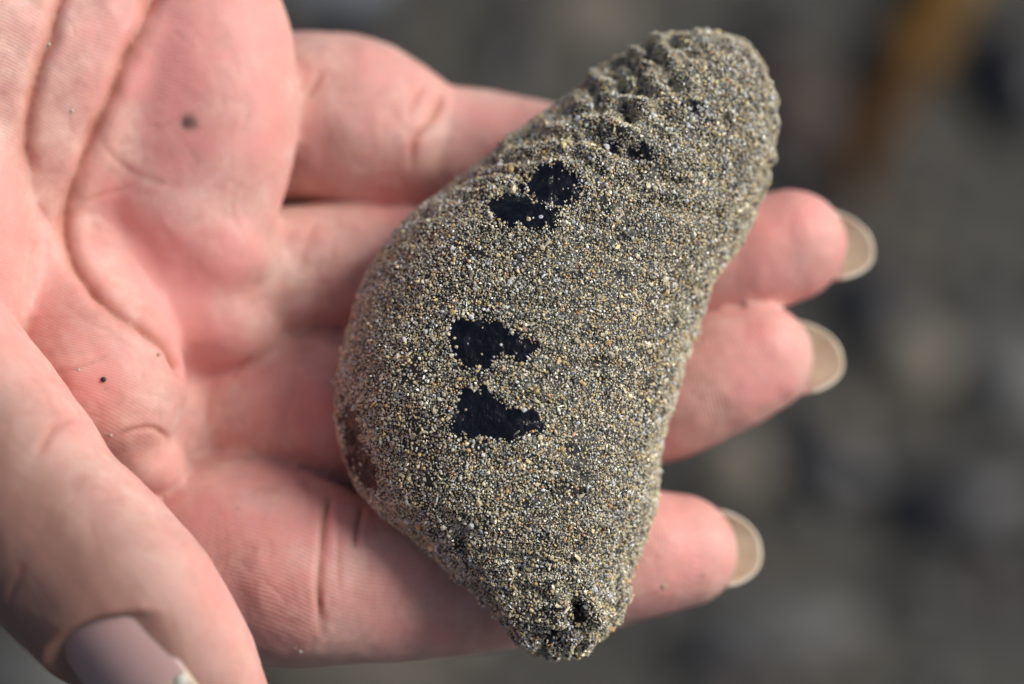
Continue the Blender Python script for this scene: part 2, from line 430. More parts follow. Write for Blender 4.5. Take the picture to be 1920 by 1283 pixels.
# many faint short lines all over the palm, fingers and thumb
for k in range(95):
    reg = random.choice([(20, 20, 540, 560, 0.9), (70, 560, 330, 820, 0.4), (0, 650, 330, 1130, 2.3), (380, 900, 760, 1200, 1.5), (580, 110, 830, 350, 1.5), (560, 430, 660, 590, 1.5), (420, 660, 640, 850, 1.5)])
    x, y = random.uniform(reg[0], reg[2]), random.uniform(reg[1], reg[3]); a_ = reg[4] + random.gauss(0, 0.55); L = random.uniform(25, 95)
    bend = random.gauss(0, 0.25)
    CREASES.append(([(x + math.cos(a_ + bend * (q_ - 1)) * L * (q_ - 1), y + math.sin(a_ + bend * (q_ - 1)) * L * (q_ - 1)) for q_ in (0, 1, 2)], 0.28, random.uniform(0.03, 0.10), random.uniform(0.05, 0.2)))
disp = np.zeros(len(hv)); red = np.zeros(len(hv))
CREASES = [(p, w_ * (0.6 if w_ < 0.56 else 0.62), d_ * 0.8, min(1, r_ * 1.2)) for p, w_, d_, r_ in CREASES]
for poly, wd, dp, rd in CREASES:
    pts = onto(bvh, poly)
    if len(pts) < 2: continue
    d, wh = dist_to(hv, pts, wd * 6)
    f_ = fade(len(pts))[wh] if wd < 0.65 else np.ones(len(wh))
    f_ = f_ * na_
    wv_ = wd * nb_
    disp -= f_ * (dp * (0.65 * np.exp(-d / (wv_ * 0.8)) + 0.35 * np.exp(-(d / (wv_ * 2.2)) ** 2)) - 0.06 * dp * np.exp(-((d - 2.6 * wd) / (1.5 * wd)) ** 2))
    red = np.maximum(red, np.minimum(f_, 1) * rd * np.exp(-(d / (wv_ * 1.25)) ** 1.3))
disp += (fbm(hv, 0.16, 5, 2) - 0.5) * 0.8 + (fbm(hv, 0.6, 8, 2) - 0.5) * 0.16
hv = hv + hn * disp[:, None]

# nails: plates bent about the finger's own axis, sunk into the skin
def frame(tip, back, dorsal):
    a = np.asarray(tip) - np.asarray(back); a = a / np.linalg.norm(a)
    d = np.asarray(dorsal, float); d = d - a * (a @ d); d /= np.linalg.norm(d)
    return a, d, np.cross(a, d)
NAILS = {
 # base centre on the axis (px,py,z), tip-ward point, dorsal dir, radius, half-angle, length, rounding of the free edge
 'index':  (P(1240, 1028, -25.2), P(1440, 1014, -25.2), (0.08, -0.30, -0.95), 6.0, 62, 13.2, 4.6),
 'middle': (P(1385, 680, -29.2), P(1590, 640, -29.0), (0.12, -0.34, -0.93), 6.0, 62, 13.9, 4.8),
 'ring':   (P(1445, 460, -31.6), P(1650, 434, -31.2), (0.12, -0.34, -0.93), 5.9, 62, 13.8, 4.8),
 'little': (P(1150, 315, -37.5), P(1300, 322, -36.8), (0.0, -0.1, -1.0), 5.2, 58, 9.0, 2.6),
 'thumb':  (P(232, 1112, 8.0), P(362, 1290, 8.0), (-0.46, -0.30, 0.83), 9.8, 48, 17.0, 3.0),
}
skin_thumb_d = None
for nme, (c, tp, dors, r, ha, L, e) in NAILS.items():
    a, d, s = frame(tp, c, dors)
    q = hv - c; v_ = q @ a; dd = q @ d; ss = q @ s
    rho = np.hypot(dd, ss); phi = np.arctan2(ss, dd); u = phi / R_(ha)
    lim = L - e * u ** 2
    mk = 1 / (1 + np.exp(np.clip((np.abs(u) - 1.0) * (12 if nme == 'thumb' else 22), -50, 50))) * 1 / (1 + np.exp(np.clip(-(v_ - 3.2 * u ** 2 - 0.1) * 6, -50, 50))) * (v_ < lim + 3)
    target = np.minimum(rho, r - 0.35)
    mk = np.where((rho < r * 0.4) | (rho > r + 2.2) | (v_ < -3), 0, mk)
    new = rho + (target - rho) * mk
    hv = hv + ((new - rho) / np.maximum(rho, 1e-6))[:, None] * (dd[:, None] * d + ss[:, None] * s)

# colouring: redder finger ends and creases, browner skin on the backs; thumb's brown also paints in its shaded side
tips = np.array([P(1300, 1030, -19), P(1440, 670, -21), P(1500, 460, -24), P(1200, 310, -32), P(420, 1240, 6)])
flush = np.zeros(len(hv))
for p in tips: flush = np.maximum(flush, np.exp(-(np.linalg.norm(hv - p, axis=1) / 13.0) ** 2))
flush *= 0.42
for p, w_, r_ in ((P(430, 150, -13), 0.55, 13), (P(300, 540, -16), 0.45, 10), (P(190, 700, -6), 0.5, 9), (P(-40, 430, 4), 0.5, 12)): flush = np.maximum(flush, w_ * np.exp(-(np.linalg.norm(hv - p, axis=1) / r_) ** 2))
flush = flush + 0.75 * np.clip(fbm(hv, 0.15, 21, 4) * 2.8 - 1.05, 0, 1)
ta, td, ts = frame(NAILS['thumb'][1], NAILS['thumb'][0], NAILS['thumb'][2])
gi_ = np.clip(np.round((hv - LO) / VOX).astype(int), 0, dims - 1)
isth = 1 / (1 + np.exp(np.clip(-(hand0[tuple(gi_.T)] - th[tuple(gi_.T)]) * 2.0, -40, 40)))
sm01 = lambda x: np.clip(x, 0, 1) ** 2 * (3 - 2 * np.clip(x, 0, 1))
tan = isth * sm01((hn @ td + 0.30) / 1.0) + (1 - isth) * sm01((-hn[:, 2] + 0.1) / 0.7)  # thumb term spreads past its back: tanned skin plus painted shade
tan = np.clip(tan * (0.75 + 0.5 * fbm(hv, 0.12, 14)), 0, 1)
# friction ridges: a smooth field in mm whose level sets are the ridges
ridge = hv[:, 0] * 0.30 + hv[:, 1] * 0.95 + 5.0 * (fbm(hv, 0.045, 41, 2) - 0.5) * 2
rmask = np.where(hn[:, 2] > 0, 0.34, 0) * (1 - isth)
for c_, ax_ in ((P(1262, 1020, -18), (1.0, 0.55)), (P(1420, 668, -20), (1.0, 0.6)), (P(1480, 455, -23), (1.0, 0.6))):
    dd_ = hv - c_; w_ = sm01((19 - np.linalg.norm(dd_, axis=1)) / 3)
    ridge = ridge * (1 - w_) + w_ * (np.hypot(dd_[:, 0] * ax_[0] - 3, dd_[:, 1] * ax_[1]) + 0.6 * fbm(hv, 0.15, 43, 2))
    rmask = np.maximum(rmask, 0.6 * w_ * (hn[:, 2] > -0.1))

mp = np.array(cast(bvh, 355, 230)[0]); dm = np.linalg.norm(hv - mp, axis=1)
mole = 1.0 * np.exp(-(dm / 1.0) ** 3) * (0.6 + 0.6 * vnoise(hv, 1.2, 91))
skin, t, b, N = nodes('skin')
tc = N('ShaderNodeTexCoord')
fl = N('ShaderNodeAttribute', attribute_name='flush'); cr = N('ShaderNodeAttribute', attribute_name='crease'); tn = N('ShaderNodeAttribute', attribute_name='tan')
n1 = N('ShaderNodeTexNoise', Scale=180.0, Detail=4.0, Roughness=0.6); t.links.new(tc.outputs['Object'], n1.inputs['Vector'])
r1 = N('ShaderNodeValToRGB'); ramp(r1, [(0.32, (0.63, 0.345, 0.295)), (0.5, (0.73, 0.45, 0.385)), (0.68, (0.80, 0.555, 0.475))]); t.links.new(n1.outputs[0], r1.inputs[0])
n4 = N('ShaderNodeTexNoise', Scale=750.0, Detail=2.0, Roughness=0.5); t.links.new(tc.outputs['Object'], n4.inputs['Vector'])
r4 = N('ShaderNodeValToRGB'); ramp(r4, [(0.36, (0.95, 0.92, 0.92)), (0.64, (1.03, 1.05, 1.05))]); t.links.new(n4.outputs[0], r4.inputs[0])
c0_ = mix(N, t, r1.outputs[0], r4.outputs[0], 1.0, 'MULTIPLY')
c1 = mix(N, t, c0_, (0.82, 0.385, 0.35), fl.outputs['Fac'])
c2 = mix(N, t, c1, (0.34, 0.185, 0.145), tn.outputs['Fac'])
c3 = mix(N, t, c2, (0.52, 0.20, 0.14), cr.outputs['Fac'])
ml = N('ShaderNodeAttribute', attribute_name='mole')
c4 = mix(N, t, c3, (0.09, 0.06, 0.055), ml.outputs['Fac'])
t.links.new(c4, b.inputs['Base Color'])
b.inputs['Subsurface Weight'].default_value = 1.0
b.inputs['Subsurface Radius'].default_value = (1.0, 0.36, 0.2)
b.inputs['Subsurface Scale'].default_value = 0.0011
b.inputs['Roughness'].default_value = 0.52
b.inputs['Specular IOR Level'].default_value = 0.42
vo = N('ShaderNodeTexVoronoi', Scale=1500.0, feature='DISTANCE_TO_EDGE'); t.links.new(tc.outputs['Object'], vo.inputs['Vector'])
n3 = N('ShaderNodeTexNoise', Scale=900.0, Detail=3.0); t.links.new(tc.outputs['Object'], n3.inputs['Vector'])
ra = N('ShaderNodeAttribute', attribute_name='ridge'); rk = N('ShaderNodeAttribute', attribute_name='ridge_mask')
mu = N('ShaderNodeMath', operation='MULTIPLY'); mu.inputs[1].default_value = 2 * math.pi / 0.47; t.links.new(ra.outputs['Fac'], mu.inputs[0])
si = N('ShaderNodeMath', operation='SINE'); t.links.new(mu.outputs[0], si.inputs[0])
wv = N('ShaderNodeMath', operation='MULTIPLY'); t.links.new(si.outputs[0], wv.inputs[0]); t.links.new(rk.outputs['Fac'], wv.inputs[1])
b1 = N('ShaderNodeBump', Strength=0.30, Distance=0.00010); t.links.new(n3.outputs[0], b1.inputs['Height'])
b2 = N('ShaderNodeBump', Strength=0.22, Distance=0.00010); t.links.new(vo.outputs[0], b2.inputs['Height']); t.links.new(b1.outputs[0], b2.inputs['Normal'])
b3 = N('ShaderNodeBump', Strength=0.5, Distance=0.00004); t.links.new(wv.outputs[0], b3.inputs['Height']); t.links.new(b2.outputs[0], b3.inputs['Normal'])
t.links.new(b3.outputs[0], b.inputs['Normal'])
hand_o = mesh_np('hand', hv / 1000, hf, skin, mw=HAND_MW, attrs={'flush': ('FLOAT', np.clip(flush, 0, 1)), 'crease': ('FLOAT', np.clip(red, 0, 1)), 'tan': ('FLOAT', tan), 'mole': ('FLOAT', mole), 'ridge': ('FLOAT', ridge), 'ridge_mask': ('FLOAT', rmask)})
tag(hand_o, 'open right hand with long unpainted nails holding the sandy creature', 'hand')

nm, t, b, N = nodes('fingernail')
tc = N('ShaderNodeTexCoord'); n = N('ShaderNodeTexNoise', Scale=260.0, Detail=3.0); t.links.new(tc.outputs['Object'], n.inputs['Vector'])
r = N('ShaderNodeValToRGB'); ramp(r, [(0.3, (0.64, 0.50, 0.36)), (0.7, (0.78, 0.65, 0.49))]); t.links.new(n.outputs[0], r.inputs[0])
fr = N('ShaderNodeAttribute', attribute_name='free')
ri = N('ShaderNodeAttribute', attribute_name='rim')
nc = mix(N, t, (0.66, 0.43, 0.40), r.outputs[0], fr.outputs['Fac'])
t.links.new(mix(N, t, nc, (0.76, 0.67, 0.54), ri.outputs['Fac']), b.inputs['Base Color'])
b.inputs['Roughness'].default_value = 0.33; b.inputs['Subsurface Weight'].default_value = 1.0
b.inputs['Subsurface Radius'].default_value = (1, 0.7, 0.5); b.inputs['Subsurface Scale'].default_value = 0.0008
b.inputs['Transmission Weight'].default_value = 0.12
def nail(name, key, label, thick=0.42):
    c, tp, dors, r, ha, L, e = NAILS[key]; a, d, s = frame(tp, c, dors)
    nu, nv = 36, 40; V = []; free = []; rim = []
    for layer in (0, 1):
        for i in range(nu + 1):
            u = i / nu * 2 - 1
            for j in range(nv + 1):
                w_ = j / nv; v0 = 3.2 * u * u - 0.6; lim = L - e * abs(u) ** 2.4
                v_ = v0 + (lim - v0) * w_
                rr = r - (thick if layer else 0) - 0.25 * u * u - 0.02 * max(0, v_ - L * 0.6) ** 2
                ph = u * R_(ha)
                V.append(c + a * v_ + rr * (math.cos(ph) * d + math.sin(ph) * s))
                free.append(min(1, max(0, (v_ - L * 0.62) / 1.2))); rim.append(min(1, max(0, (v_ - lim + 0.7) / 0.7)) if v_ > L * 0.5 and key != 'thumb' else 0.0)
    n_ = (nu + 1) * (nv + 1); F = []
    k = lambda i, j: i * (nv + 1) + j
    for i in range(nu):
        for j in range(nv):
            F.append((k(i, j), k(i + 1, j), k(i + 1, j + 1), k(i, j + 1)))
            F.append(tuple(n_ + x for x in (k(i, j), k(i, j + 1), k(i + 1, j + 1), k(i + 1, j))))
    for i in range(nu):
        for j in (0, nv): F.append((k(i, j), k(i + 1, j), k(i + 1, j) + n_, k(i, j) + n_))
    for j in range(nv):
        for i in (0, nu): F.append((k(i, j), k(i, j + 1), k(i, j + 1) + n_, k(i, j) + n_))
    o = mesh_np(name, np.array(V) / 1000, F, nm, parent=hand_o, attrs={'free': ('FLOAT', free), 'rim': ('FLOAT', rim)})
    import bmesh
    bm = bmesh.new(); bm.from_mesh(o.data); bmesh.ops.recalc_face_normals(bm, faces=bm.faces); bm.to_mesh(o.data); bm.free()
    o['label'] = label
nail('fingernail', 'index', 'long pale nail of the index finger')
nail('fingernail', 'middle', 'long pale nail of the middle finger')
nail('fingernail', 'ring', 'long pale nail of the ring finger')
nail('fingernail', 'little', 'nail of the little finger behind the creature')
nail('thumbnail', 'thumb', 'glossy pinkish nail of the thumb')

# ------------------------------------------------------------------ sea cucumber
LFT = [(1040, 1231), (988, 1214), (935, 1166), (870, 1100), (765, 1005), (685, 935), (638, 840), (628, 745), (650, 620), (690, 510), (760, 412), (850, 340), (950, 262), (1045, 192), (1118, 142), (1195, 97), (1275, 64), (1320, 57)]
RGT = [(1080, 1229), (1128, 1199), (1160, 1163), (1181, 1110), (1192, 1050), (1216, 985), (1238, 905), (1243, 840), (1272, 730), (1308, 615), (1340, 525), (1388, 465), (1420, 400), (1440, 330), (1448, 255), (1450, 180), (1425, 110), (1385, 72)]
HT = [1.6, 4.8, 7.2, 9.2, 12.2, 15.2, 17.4, 18.6, 19.0, 18.6, 17.6, 16.4, 15.0, 13.6, 12.2, 10.2, 6.8, 3.2]
HB = [1.4, 4.0, 5.6, 7.2, 9.0, 10.6, 11.6, 12.0, 12.2, 12.0, 11.6, 11.2, 10.8, 10.4, 9.8, 8.6, 6.0, 3.0]
ZC = [-8.5, -8.8, -9.6, -11, -12.8, -14.6, -16.0, -16.8, -17.4, -17.8, -18.0, -18.4, -18.8, -19.2, -19.8, -20.4, -21, -21.2]
NS = 26
Lc, Rc = catmull(LFT, NS), catmull(RGT, NS); Hc = catmull(np.array(HT)[:, None], NS)[:, 0]; Bc = catmull(np.array(HB)[:, None], NS)[:, 0]; Zc = catmull(np.array(ZC)[:, None], NS)[:, 0]
nt_, nth = len(Lc), 300
TH = np.linspace(0, 2 * math.pi, nth, endpoint=False)
cv = np.zeros((nt_, nth, 3))
for i in range(nt_):
    m, hw = (Lc[i] + Rc[i]) / 2, (Rc[i] - Lc[i]) / 2
    z = Zc[i] + np.sin(TH) * np.where(np.sin(TH) < 0, Bc[i], Hc[i])
    cx = np.sign(np.cos(TH)) * np.abs(np.cos(TH)) ** 0.94
    k = sc_at(Zc[i]) / PXMM
    cv[i, :, 0] = (m[0] + hw[0] * cx - 960) * k; cv[i, :, 1] = (641.5 - m[1] - hw[1] * cx) * k; cv[i, :, 2] = z
cv = cv.reshape(-1, 3)
ii = np.arange(nt_ * nth).reshape(nt_, nth)
cf = np.stack([ii[:-1], np.roll(ii[:-1], -1, 1), np.roll(ii[1:], -1, 1), ii[1:]], -1).reshape(-1, 4)
cap0 = len(cv); cv = np.vstack([cv, cv[:nth].mean(0), cv[-nth:].mean(0)])
capf = [(cap0, (j + 1) % nth, j) for j in range(nth)] + [(cap0 + 1, (nt_ - 1) * nth + j, (nt_ - 1) * nth + (j + 1) % nth) for j in range(nth)]
cf3 = np.vstack([cf[:, [0, 1, 2]], cf[:, [0, 2, 3]], np.array(capf)])
def normals(v, f):
    n = np.cross(v[f[:, 1]] - v[f[:, 0]], v[f[:, 2]] - v[f[:, 0]]); o = np.zeros_like(v)
    for k in range(3):
        for d in range(3): o[:, d] += np.bincount(f[:, k], n[:, d], len(v))
    return o / np.maximum(np.linalg.norm(o, axis=1, keepdims=True), 1e-9)
cn = normals(cv, cf3)
if ((cv - cv.mean(0)) * cn).sum() < 0: cf3 = cf3[:, ::-1]; cn = -cn
cbvh = BVHTree.FromPolygons(cv.tolist(), cf3.tolist())
WRINK = [  # photo polyline, half width, depth mm: folds at the head end
 ([(1140, 120), (1158, 150), (1170, 190), (1172, 225)], 1.0, 1.6),
 ([(1106, 158), (1120, 190), (1128, 230)], 1.0, 0.8),
 ([(1205, 88), (1228, 112), (1252, 140), (1268, 165)], 0.9, 1.5),
 ([(1170, 108), (1195, 140), (1210, 175)], 0.9, 1.3),
 ([(1248, 72), (1268, 98), (1285, 130)], 0.8, 0.8),
 ([(1060, 195), (1085, 235), (1130, 275), (1175, 290), (1220, 285)], 1.0, 0.5),
 ([(1100, 250), (1160, 262), (1215, 300), (1250, 340)], 1.0, 0.6),
 ([(1180, 400), (1230, 380), (1290, 395), (1350, 410)], 0.9, 0.7),
 ([(1240, 330), (1300, 350), (1370, 350)], 1.0, 0.5),
 ([(1440, 320), (1400, 330), (1360, 325)], 0.9, 0.6),
 ([(1236, 930), (1200, 950), (1140, 955)], 1.1, 0.4),
 ([(1076, 1118), (1082, 1140), (1088, 1165)], 1.0, 1.3),
 ([(1088, 1160), (1120, 1150), (1150, 1120)], 0.7, 0.5),
 ([(1040, 1195), (1060, 1185), (1075, 1165)], 0.8, 0.6),
 ([(655, 770), (672, 830), (700, 900)], 1.8, 0.5),
]
cd = np.zeros(len(cv))
for poly, wd, dp in WRINK:
    dp *= 0.8
    pts = onto(cbvh, poly)
    if len(pts) < 2: continue
    d, wh = dist_to(cv, pts, wd * 6)
    cd -= dp * np.exp(-(d / wd) ** 2) - 0.4 * dp * np.exp(-((d - 2.2 * wd) / (1.1 * wd)) ** 2)
head = np.clip((cv[:, 1] - 15) / 14, 0, 1)
ring_t = np.concatenate([np.repeat(np.cumsum(np.r_[0, np.linalg.norm(np.diff((Lc + Rc) / 2, axis=0), axis=1)]) / PXMM, nth), [0, 76]])
tail = np.clip((20 - ring_t) / 14, 0, 1)
wob_ = fbm(cv, 0.12, 81, 3)
cd += head * 0.6 * np.clip(fbm(cv, 0.10, 83, 2) * 2.4 - 0.7, 0, 1) * np.sin(ring_t * 2 * math.pi / 3.0 + wob_ * 16)
cd += tail * 0.35 * np.clip(fbm(cv, 0.10, 85, 2) * 2.2 - 0.5, 0, 1) * np.sin(ring_t * 2 * math.pi / 2.3 + wob_ * 12)
th_ = np.concatenate([np.tile(TH, nt_), [0, 0]])
cd += np.clip((6 - ring_t) / 4, 0, 1) * 0.3 * np.sin(th_ * 11 + wob_ * 8)
cd += 0.16 * np.clip(fbm(cv, 0.13, 87, 2) * 2.6 - 0.9, 0, 1) * np.sin(ring_t * 2 * math.pi / 2.6 + wob_ * 14)
cd += (fbm(cv, 0.09, 31, 2) - 0.5) * 1.3 + (fbm(cv, 0.28, 33, 3) - 0.5) * (0.45 + 1.15 * head + 1.2 * tail) + (fbm(cv, 0.8, 36, 2) - 0.5) * (0.25 + 0.6 * head + 0.9 * tail)
pit = np.clip(fbm(cv, 0.42, 39, 2) - 0.60, 0, 1) * 6; cd -= np.clip(pit, 0, 1.2) * (0.15 + 0.9 * np.clip(head + tail, 0, 1))
cv = cv + cn * cd[:, None]
cn = normals(cv, cf3)

# bare patches where the sand has rubbed off
PATCH = [
 [(983, 350), (1000, 324), (1040, 314), (1075, 333), (1092, 360), (1052, 380), (1012, 378), (988, 364)],
 [(916, 386), (950, 371), (1000, 377), (1042, 394), (1036, 416), (990, 426), (940, 416)],
 [(841, 630), (860, 603), (925, 604), (972, 624), (1003, 650), (985, 668), (940, 660), (915, 690), (870, 682), (845, 656)],
 [(843, 788), (866, 740), (905, 734), (950, 765), (1005, 775), (1017, 800), (960, 820), (880, 824), (850, 806)],
 [(645, 752), (662, 770), (680, 820), (706, 880), (704, 912), (680, 910), (652, 865), (640, 800)],
 [(1140, 272), (1165, 280), (1215, 276), (1222, 292), (1180, 296), (1150, 288)],
 [(1288, 190), (1316, 196), (1342, 226), (1330, 238), (1305, 225)],
 [(1072, 1128), (1086, 1130), (1092, 1165), (1078, 1168)],
 [(1020, 1190), (1045, 1180), (1055, 1200), (1030, 1205)],
]
def inside(px, py, poly):
    """signed-ish distance in px: >0 inside"""
    poly = np.asarray(poly, float); ins = np.zeros(len(px), bool); dmin = np.full(len(px), 1e9)
    for (x0, y0), (x1, y1) in zip(poly, np.roll(poly, -1, 0)):
        c = ((y0 > py) != (y1 > py)) & (px < (x1 - x0) * (py - y0) / (y1 - y0 + 1e-9) + x0); ins ^= c
        ex, ey = x1 - x0, y1 - y0; h = np.clip(((px - x0) * ex + (py - y0) * ey) / (ex * ex + ey * ey), 0, 1)
        dmin = np.minimum(dmin, np.hypot(px - x0 - ex * h, py - y0 - ey * h))
    return np.where(ins, dmin, -dmin)

bodym, t, b, N = nodes('creature_skin')
tc = N('ShaderNodeTexCoord'); n = N('ShaderNodeTexNoise', Scale=500.0, Detail=4.0); t.links.new(tc.outputs['Object'], n.inputs['Vector'])
r = N('ShaderNodeValToRGB'); ramp(r, [(0.3, (0.003, 0.003, 0.005)), (0.7, (0.010, 0.010, 0.016))]); t.links.new(n.outputs[0], r.inputs[0])
fm = N('ShaderNodeAttribute', attribute_name='film')
nf_ = N('ShaderNodeTexNoise', Scale=4500.0, Detail=2.0); t.links.new(tc.outputs['Object'], nf_.inputs['Vector'])
rf = N('ShaderNodeValToRGB'); ramp(rf, [(0.44, (0.010, 0.010, 0.013)), (0.64, (0.085, 0.078, 0.062))]); t.links.new(nf_.outputs[0], rf.inputs[0])
t.links.new(mix(N, t, r.outputs[0], rf.outputs[0], fm.outputs['Fac']), b.inputs['Base Color'])
ro = N('ShaderNodeMapRange'); ro.inputs['To Min'].default_value = 0.19; ro.inputs['To Max'].default_value = 0.6; t.links.new(fm.outputs['Fac'], ro.inputs['Value']); t.links.new(ro.outputs[0], b.inputs['Roughness'])
b.inputs['Roughness'].default_value = 0.16
b.inputs['Specular IOR Level'].default_value = 0.55
n2 = N('ShaderNodeTexNoise', Scale=330.0, Detail=4.0); t.links.new(tc.outputs['Object'], n2.inputs['Vector'])
bp = N('ShaderNodeBump', Strength=1.0, Distance=0.0011); t.links.new(n2.outputs[0], bp.inputs['Height']); t.links.new(bp.outputs[0], b.inputs['Normal'])
cuke = bpy.data.objects.new('sea_cucumber', None); col.objects.link(cuke); cuke.matrix_world = HAND_MW
cuke.empty_display_size = 0.01
tag(cuke, 'plump sand-crusted sea creature with black bare patches lying across the fingers', 'sea cucumber')
bk = (DIST - cv[:, 2]) / DIST; bpx = cv[:, 0] * PXMM / bk + 960; bpy_ = 641.5 - cv[:, 1] * PXMM / bk
film = np.ones(len(cv)); bwob = (fbm(cv, 0.8, 51, 4) - 0.5) * 34
for p in PATCH: film = np.minimum(film, np.where(cn[:, 2] > -0.2, np.clip(-(inside(bpx, bpy_, p) + bwob) / 16 - 0.3, 0, 1), 1))
mesh_np('body', cv / 1000, cf3, bodym, parent=cuke, attrs={'film': ('FLOAT', film)})

# sand grains, Poisson scattered over the skin
tri = cv[cf3]; ar = 0.5 * np.linalg.norm(np.cross(tri[:, 1] - tri[:, 0], tri[:, 2] - tri[:, 0]), axis=1)
NC = 330000
fi = rng.choice(len(ar), NC, p=ar / ar.sum()); u1, u2 = rng.random(NC), rng.random(NC); su = np.sqrt(u1)
bc = np.stack([1 - su, su * (1 - u2), su * u2], 1)[:, :, None]
gpnt = (tri[fi] * bc).sum(1); gnor = (cn[cf3[fi]] * bc).sum(1); gnor /= np.linalg.norm(gnor, axis=1, keepdims=True)
grad = 0.5 * np.clip(np.exp(rng.normal(math.log(0.275), 0.40, NC)), 0.16, 0.9)        # radius mm
# drop grains in the bare patches
kk = (DIST - gpnt[:, 2]) / DIST
gpx = gpnt[:, 0] * PXMM / kk + 960; gpy = 641.5 - gpnt[:, 1] * PXMM / kk
front = gnor[:, 2] > -0.2
wob = (fbm(gpnt, 0.8, 51, 4) - 0.5) * 34
keep = np.ones(NC, bool)
for p in PATCH:
    near = front & (gpx > min(q[0] for q in p) - 40) & (gpx < max(q[0] for q in p) + 40) & (gpy > min(q[1] for q in p) - 40) & (gpy < max(q[1] for q in p) + 40)
    i_ = np.where(near)[0]
    sdp = inside(gpx[i_], gpy[i_], p) + wob[i_]
    keep[i_[rng.random(len(i_)) < np.clip((sdp + 12) / 14, 0, 0.996)]] = False
thin = fbm(gpnt, 0.35, 61, 3)
keep &= rng.random(NC) < np.clip(1.3 - 6.5 * np.clip(thin - 0.52, 0, 1), 0.3, 1)
gpnt, gnor, grad = gpnt[keep], gnor[keep], grad[keep]
cell = {}; sel = []
CS = 0.42
ij = np.floor(gpnt / CS).astype(int)
for i in range(len(gpnt)):
    x, y, z = ij[i]; p0, p1, p2 = gpnt[i]; r = grad[i]; ok = True
    for dx in (-1, 0, 1):
        for dy in (-1, 0, 1):
            for dz in (-1, 0, 1):
                for (q0, q1, q2, qr) in cell.get((x + dx, y + dy, z + dz), ()):
                    if (p0 - q0) ** 2 + (p1 - q1) ** 2 + (p2 - q2) ** 2 < (0.66 * (r + qr)) ** 2: ok = False; break
                if not ok: break
            if not ok: break
        if not ok: break
    if ok:
        cell.setdefault((x, y, z), []).append((p0, p1, p2, r)); sel.append(i)
sel = np.array(sel); gpnt, gnor, grad = gpnt[sel], gnor[sel], grad[sel]; ng = len(sel)
print('grains', ng, 'hand verts', len(hv))
qd = rng.normal(size=(ng, 4)); qd /= np.linalg.norm(qd, axis=1, keepdims=True)
w_, x_, y_, z_ = qd.T
RM3 = np.stack([1 - 2 * (y_ ** 2 + z_ ** 2), 2 * (x_ * y_ - z_ * w_), 2 * (x_ * z_ + y_ * w_), 2 * (x_ * y_ + z_ * w_), 1 - 2 * (x_ ** 2 + z_ ** 2), 2 * (y_ * z_ - x_ * w_), 2 * (x_ * z_ - y_ * w_), 2 * (y_ * z_ + x_ * w_), 1 - 2 * (x_ ** 2 + y_ ** 2)], 1).reshape(-1, 3, 3)
shape = rng.uniform(0.7, 1.2, (ng, 1, 3)); shape[rng.random(ng) < 0.14] *= np.array([1.7, 0.55, 0.7])
gpal = np.array([(0.40, 0.33, 0.19), (0.30, 0.26, 0.17), (0.46, 0.42, 0.32), (0.17, 0.155, 0.12), (0.46, 0.33, 0.13), (0.055, 0.055, 0.06), (0.80, 0.78, 0.70), (0.48, 0.24, 0.08), (0.30, 0.33, 0.34), (0.60, 0.54, 0.40), (0.34, 0.14, 0.07)])
gi = rng.choice(len(gpal), ng, p=[.20, .18, .15, .115, .08, .08, .055, .025, .07, .04, .005])
gc = (gpal[gi] * 0.76 + np.array([0.33, 0.32, 0.265]) * 0.24) * 1.85 * rng.uniform(0.75, 1.25, (ng, 1)) * (0.8 + 0.4 * fbm(gpnt, 0.25, 71, 3))[:, None]; gc = np.clip(gc, 0, 0.85); gc = np.concatenate([gc, np.ones((ng, 1))], 1)
lift = gpnt + gnor * (grad * rng.uniform(0.0, 0.6, ng))[:, None]
rgh = rng.uniform(0.05, 0.4, ng)
octa = (np.array([(1, 0, 0), (-1, 0, 0), (0, 1, 0), (0, -1, 0), (0, 0, 1), (0, 0, -1)]) * 1.25, np.array([(0, 2, 4), (2, 1, 4), (1, 3, 4), (3, 0, 4), (2, 0, 5), (1, 2, 5), (3, 1, 5), (0, 3, 5)]))
V, F, C, Q = [], [], [], []; base = 0
for big, (g0, gf0) in ((True, ico(1)), (False, octa)):
    m_ = np.where((grad > 0.185) == big)[0]; n_ = len(m_)
    gv = g0[None] * (1 + rng.normal(0, 0.19, (n_, len(g0), 1))) * shape[m_] * grad[m_][:, None, None]
    V.append((np.einsum('nij,nkj->nki', RM3[m_], gv) + lift[m_][:, None, :]).reshape(-1, 3))
    F.append((gf0[None] + (np.arange(n_) * len(g0))[:, None, None]).reshape(-1, 3) + base); base += n_ * len(g0)
    C.append(np.repeat(gc[m_], len(g0), 0)); Q.append(np.repeat(rgh[m_], len(g0)))
gvv, gfa, gcv, rough = np.vstack(V), np.vstack(F), np.vstack(C), np.concatenate(Q)
sm, t, b, N = nodes('sand_grain')
at = N('ShaderNodeAttribute', attribute_name='col'); t.links.new(at.outputs['Color'], b.inputs['Base Color'])
ar_ = N('ShaderNodeAttribute', attribute_name='rough'); t.links.new(ar_.outputs['Fac'], b.inputs['Roughness'])
b.inputs['Specular IOR Level'].default_value = 0.8
sand = mesh_np('sand_crust', gvv / 1000, gfa, sm, parent=cuke, smooth=False, attrs={'col': ('FLOAT_COLOR', gcv), 'rough': ('FLOAT', rough)})
tag(sand, kind='stuff'); sand['label'] = 'crust of olive grey and tan sand grains'

